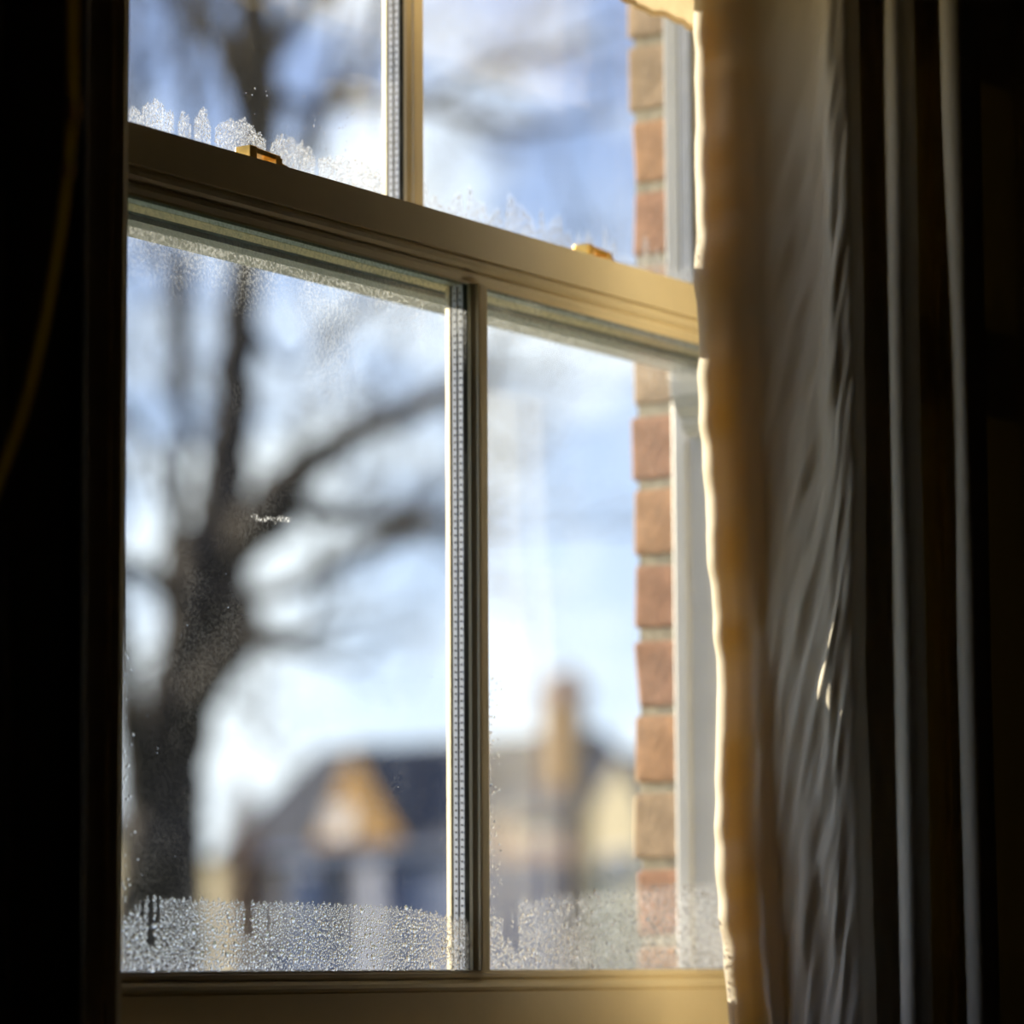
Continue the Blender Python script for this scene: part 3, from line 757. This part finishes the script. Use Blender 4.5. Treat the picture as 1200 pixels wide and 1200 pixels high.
for (a, b) in ((289, 312), (316, 340), (370, 396), (398, 424)):
    window(hA, xA(a), xA(b), zA(1100), zA(996), -.08, m_hbrick if a in (316, 398) else m_blue, m_pane if a != 316 else m_pinkw, 0)
wy = -1.2
hpart(hA, 'side_wing', MB().box(xA(222, wy), xA(262, wy), wy, 3, 0, zA(1002)), m_cream)
hpart(hA, 'side_wing_roof', MB().prism([(wy-.3, zA(1004)), (.9, zA(990)), (3.2, zA(1004))], 'x', xA(218, wy), xA(266, wy)), m_slate)

# house with the big chimney
DB = 80.0; sB = F/DB; RB = R(-98)
hB = empty('chimney_house', house_loc(660, DB), RB); tag(hB, 'brick house with a broad sunlit chimney, seen through the right pane', 'house')
xB = persp(660, DB, RB)
def zB(py): return 1-GZ+(1138-py)/sB
EB = zB(945)
hpart(hB, 'wall', MB().box(xB(578), xB(860), 0, 7, 0, EB), m_hbrick)
hpart(hB, 'roof', MB().prism([(-.5, EB-.1), (3.5, zB(876)), (7.5, EB-.1), (7.5, EB-.3), (3.5, zB(883)), (-.5, EB-.3)], 'x', xB(572), xB(870)), m_slate2)
c0 = 1.0
ch = hpart(hB, 'chimney', MB().box(xB(636, c0), xB(668, c0), c0, c0+.6, EB, zB(815)), m_chim)
hpart(hB, 'chimney_cap', MB().box(xB(633, c0), xB(671, c0), c0-.08, c0+.68, zB(815), zB(797)).box(xB(638, c0), xB(668, c0), c0+.05, c0+.55, zB(797), zB(790)), m_cap, ch)
for c_ in (645, 663):
    MB().tube([(xB(c_, c0), c0+.3, zB(791)), (xB(c_, c0), c0+.3, zB(780))], .17, 10).build('chimney_pot', m_chim, ch)
gy = -1.2
hpart(hB, 'gable_wall', MB().prism([(xB(692, gy), 0), (xB(692, gy), zB(958)), (xB(720, gy), zB(900)), (xB(748, gy), zB(958)), (xB(748, gy), 0)], 'y', gy, 2.0), m_cream)
hpart(hB, 'gable_roof', MB().prism([(xB(687, gy), zB(964)), (xB(720, gy), zB(892)), (xB(753, gy), zB(964)), (xB(749, gy), zB(964)), (xB(720, gy), zB(900)), (xB(691, gy), zB(964))], 'y', gy+.1, 2.3), m_slate2)
window(hB, xB(612), xB(664), zB(985), zB(948), -.02, m_white, m_pinkw)
window(hB, xB(706, gy), xB(738, gy), zB(1040), zB(1005), gy, m_white, m_pane)
gy = -1.6
hpart(hB, 'porch', MB().box(xB(560, gy), xB(645, gy), gy, 0, 0, zB(1012)), m_blue)
# pole in front of it
pp = at(682, 1100, 74); pole = MB().tube([(0, 0, 0), (0, 0, 3), (0, 0, (1138-872)/(F/74)+1-GZ)], [.20, .19, .17], 12).build('timber_pole', mat('pole_timber', (.20, .15, .09), .9, .2, 5))
pole.location = (pp.x, pp.y, GZ); tag(pole, 'brown timber pole standing before the brick house', 'pole')

# low cream outbuilding behind the tree on the left
ob = empty('outbuilding', house_loc(135, 60), R(-95)); tag(ob, 'pale outbuilding half hidden behind the tree trunk', 'building')
s6 = F/60
MB().box(-1.6, (152-135)/s6, 0, .9, 0, 1-GZ+(1138-975)/s6).build('wall', m_cream, ob)
MB().prism([(-.2, 1-GZ+(1138-975)/s6), (.45, 1-GZ+(1138-950)/s6), (1.1, 1-GZ+(1138-975)/s6)], 'x', -1.8, (156-135)/s6).build('roof', m_slate, ob)

# clipped shrubs before the houses: lumpy crowns with leaves as one mesh each
m_leaf = mat('dark_evergreen_leaf', (.012, .018, .020), .8, .4, 8)
m_leafb = mat('russet_leaf', (.16, .085, .045), .8, .4, 8)
def shrub(px, depth, top_py, wpx, label, m, seed):
    r = random.Random(seed); s_ = F/depth; loc = house_loc(px, depth); H = 1-GZ+(1138-top_py)/s_; W = wpx/s_/2
    root = empty('shrub', loc); tag(root, label, 'shrub', None)
    lv = MB()
    for _ in range(2600):
        th = r.uniform(0, 2*math.pi); u = r.uniform(-1, 1); rad = r.random()**.4
        p = Vector((W*rad*math.sqrt(1-u*u)*math.cos(th), W*rad*math.sqrt(1-u*u)*math.sin(th), H*.55+H*.45*rad*u))
        a = Vector((r.gauss(0, 1), r.gauss(0, 1), r.gauss(0, 1))).normalized(); b_ = a.orthogonal().normalized(); k_ = r.uniform(.05, .11)
        lv.add([p-a*k_, p+b_*k_*.5, p+a*k_, p-b_*k_*.5], [(0, 1, 2, 3)])
    o_ = lv.build('foliage', m, root); o_['kind'] = 'stuff'
    MB().tube([(0, 0, 0), (.03, 0, H*.3), (0, .03, H*.6)], [.09, .07, .03], 7).build('stem', m_bark, root)
shrub(224, 58, 992, 44, 'dark evergreen shrub at the foot of the bare tree', m_leaf, 1)
shrub(285, 82, 905, 56, 'russet leafed shrub at the left end of the gabled house', m_leafb, 2)
